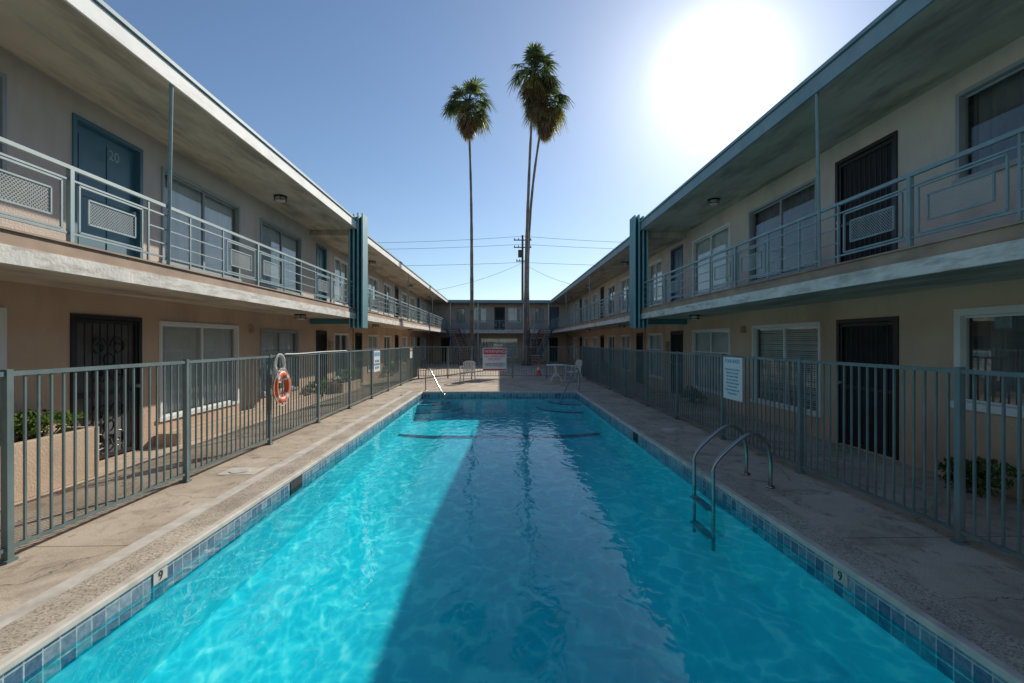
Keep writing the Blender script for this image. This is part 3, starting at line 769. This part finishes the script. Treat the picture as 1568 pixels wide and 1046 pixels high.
# ---------------------------------------------------------------- planters and bushes
def planter(x0,x1,y0,y1,h):
    e=empty('planter'); mb=MB(); t=0.08
    mb.box(x0,x1,y0,y0+t,0,h); mb.box(x0,x1,y1-t,y1,0,h); mb.box(x0,x0+t,y0+t,y1-t,0,h-0.001); mb.box(x1-t,x1,y0+t,y1-t,0,h-0.001)
    mb.obj('planter_walls',[M['planter']],e,bevel=0.01)
    mb=MB(); mb.quad((x0+t,y0+t,h-0.06),(x1-t,y0+t,h-0.06),(x1-t,y1-t,h-0.06),(x0+t,y1-t,h-0.06)); mb.obj('soil',[M['ground']],e)
def bush(cx,cy,cz,rx,ry,rz,n=900):
    e=empty('bush'); mb=MB()
    lob=[(Vector((random.uniform(-.6,.6)*rx,random.uniform(-.6,.6)*ry,random.uniform(-.3,.5)*rz)),random.uniform(.4,.7)) for _ in range(7)]
    for _ in range(n):
        l,s=random.choice(lob); d=Vector([random.gauss(0,1) for _ in range(3)]).normalized()*random.uniform(0.6,1)
        p=Vector((cx,cy,cz))+l+Vector((d.x*rx*s,d.y*ry*s,abs(d.z)*rz*s if d.z>-.5 else d.z*rz*s))
        a=Vector([random.gauss(0,1) for _ in range(3)]).normalized(); b=a.cross(Vector([random.gauss(0,1) for _ in range(3)])).normalized(); L=random.uniform(.02,.045)
        mb.quad(p-a*L,p+b*L*.5,p+a*L,p-b*L*.5)
    for k in range(8):
        q=random.choice(lob)[0]; mb.tube([(cx+q.x*.3,cy+q.y*.3,cz-rz*.9),(cx+q.x,cy+q.y,cz+q.z)],0.008,4,1)
    mb.obj('foliage',[M['bush'],M['wood']],e)
planter(-5.58,-5.1,4.2,6.3,0.62); bush(-5.34,4.85,0.72,0.24,0.45,0.22); bush(-5.34,5.75,0.72,0.24,0.5,0.2)
planter(-5.58,-5.25,8.0,14.0,0.20)
bush(-5.35,14.5,0.25,0.25,0.5,0.35); planter(-5.58,-5.2,16.2,18.4,0.3); bush(-5.35,17.3,0.5,0.25,0.8,0.35)
bush(5.3,4.3,0.28,0.28,0.4,0.32); bush(5.3,5.2,0.16,0.26,0.45,0.24); bush(5.3,13.0,0.2,0.25,0.7,0.3)
bush(-5.3,24,0.3,0.3,0.7,0.4); bush(5.3,24,0.3,0.3,0.7,0.4)

# ---------------------------------------------------------------- palms
def palm(path,r0,r1,cr,nl,ndead,skirt):
    e=empty('palm_tree'); mb=MB()
    pts=smooth_path(path,10); n=len(pts)
    rad=[r1+(r0-r1)*(1-i/(n-1))**1.6 + (0.12 if i==0 else 0)+0.008*math.sin(i*2.1) for i in range(n)]
    mb.tube(pts,rad,12); mb.obj('trunk',[M['trunk']],e,smooth=True)
    top=Vector(pts[-1]); mb=MB()
    def fan(base,d,pl,fr,mi,droop,nb=15):
        d=d.normalized(); side=d.cross(Vector((0,0,1)))
        if side.length<.1: side=Vector((1,0,0))
        side.normalize(); side=(side+Vector([random.gauss(0,.25) for _ in range(3)])).normalized()
        hub=base+d*pl+Vector((0,0,-droop*pl*0.25))
        mb.tube([base,base+d*pl*0.55,hub],[0.03,0.022,0.015],4,mi)
        d2=(hub-(base+d*pl*0.5)).normalized(); nrm=side.cross(d2).normalized(); side=d2.cross(nrm)
        for k in range(nb):
            a=R(-105+210*k/(nb-1)+random.uniform(-4,4)); u=d2*math.cos(a)+side*math.sin(a); L=fr*(0.72+0.28*math.cos(a))*random.uniform(.85,1.08)
            wv=(d2*-math.sin(a)+side*math.cos(a))*fr*0.048
            mid=hub+u*L*0.55+Vector((0,0,-droop*L*0.10)); tip=hub+u*L+Vector((0,0,-droop*L*random.uniform(.35,.75)))
            mb.quad(hub-wv*0.35,hub+wv*0.35,mid+wv,mid-wv,mi); mb.quad(mid-wv,mid+wv,tip+wv*.12,tip-wv*.12,mi)
    for i in range(nl):
        el=R(random.uniform(-42,85)); az_=random.uniform(0,2*math.pi)
        d=Vector((math.cos(az_)*math.cos(el),math.sin(az_)*math.cos(el),math.sin(el)))
        q=cr*random.uniform(.78,1.12); mi=0 if el>R(-20) or random.random()<.4 else 1
        fan(top+Vector((0,0,random.uniform(-.45,.15))),d,q*0.56,q*0.50,mi,0.5 if el>R(40) else 0.9)
    for i in range(ndead):
        t=random.random()**1.1; az_=random.uniform(0,2*math.pi); el=R(-42-40*t+random.uniform(-8,8))
        d=Vector((math.cos(az_)*math.cos(el),math.sin(az_)*math.cos(el),math.sin(el)))
        fan(top+Vector((0,0,-0.25-skirt*t)),d,cr*0.44,cr*0.44*(1-.4*t),1 if (t<.2 and random.random()<.4) else 2,0.6,11)
    mb.obj('crown',[M['frond'],M['frond_y'],M['frond_dead']],e)
palm([(-1.93,34,0),(-1.95,34,6),(-2.0,34,12),(-2.2,34,18.6)],0.17,0.07,1.85,54,60,1.2)
palm([(1.85,34,0),(1.88,34,7),(2.1,34,14),(2.45,34,20.9)],0.18,0.075,2.05,62,70,1.9)
palm([(2.10,34.7,0),(2.02,34.7,7),(2.4,34.7,13),(3.3,34.7,19.2)],0.15,0.075,2.0,60,70,1.4)

# ---------------------------------------------------------------- utility pole and lines
up=empty('utility_pole'); mb=MB(); ux,uy=2.85,60
mb.tube([(ux,uy,0),(ux,uy,14.9)],[0.18,0.12],10)
for z,l in ((14.2,1.1),(13.3,1.1),(11.6,0.8)):
    mb.box(ux-l,ux+l,uy-0.2,uy-0.1,z,z+0.12)
    for q in (-.9,-.45,.45,.9): mb.tube([(ux+l*q,uy-0.15,z+0.12),(ux+l*q,uy-0.15,z+0.3)],0.05,6)
mb.tube([(ux-0.35,uy-0.3,12.1),(ux-0.35,uy-0.3,13.0)],0.22,10)
mb.obj('pole_and_crossarms',[M['wood']],up)
pl=empty('power_lines'); mb=MB()
for z,s,dy in ((14.75,0.9,0),(13.75,0.7,0),(11.5,0.5,0)):
    for e in (-1,1):
        pts=[(ux+e*45*t,uy-0.15+dy,z-s*4*t*(1-t)+0.1*e*t) for t in [i/16 for i in range(17)]]
        mb.tube(pts,0.018,4)
for (x,y,z) in ((-6.2,42,6.0),(7.5,42,6.4)):
    pts=[Vector((ux,uy,11.5)).lerp(Vector((x,y,z)),t)+Vector((0,0,-1.6*t*(1-t))) for t in [i/12 for i in range(13)]]
    mb.tube(pts,0.015,4)
mb.obj('wires',[M['inkdark']],pl)

# ---------------------------------------------------------------- camera
cd=bpy.data.cameras.new('camera'); cam=bpy.data.objects.new('camera',cd); sc.collection.objects.link(cam)
cd.lens=17.0; cd.sensor_width=36; cd.clip_start=0.05; cd.clip_end=3000
cam.location=(0,0,1.7); cam.rotation_euler=(R(90),0,R(-1.47)); sc.camera=cam
sc.view_settings.view_transform='Standard'; sc.view_settings.look='None'; sc.view_settings.exposure=0
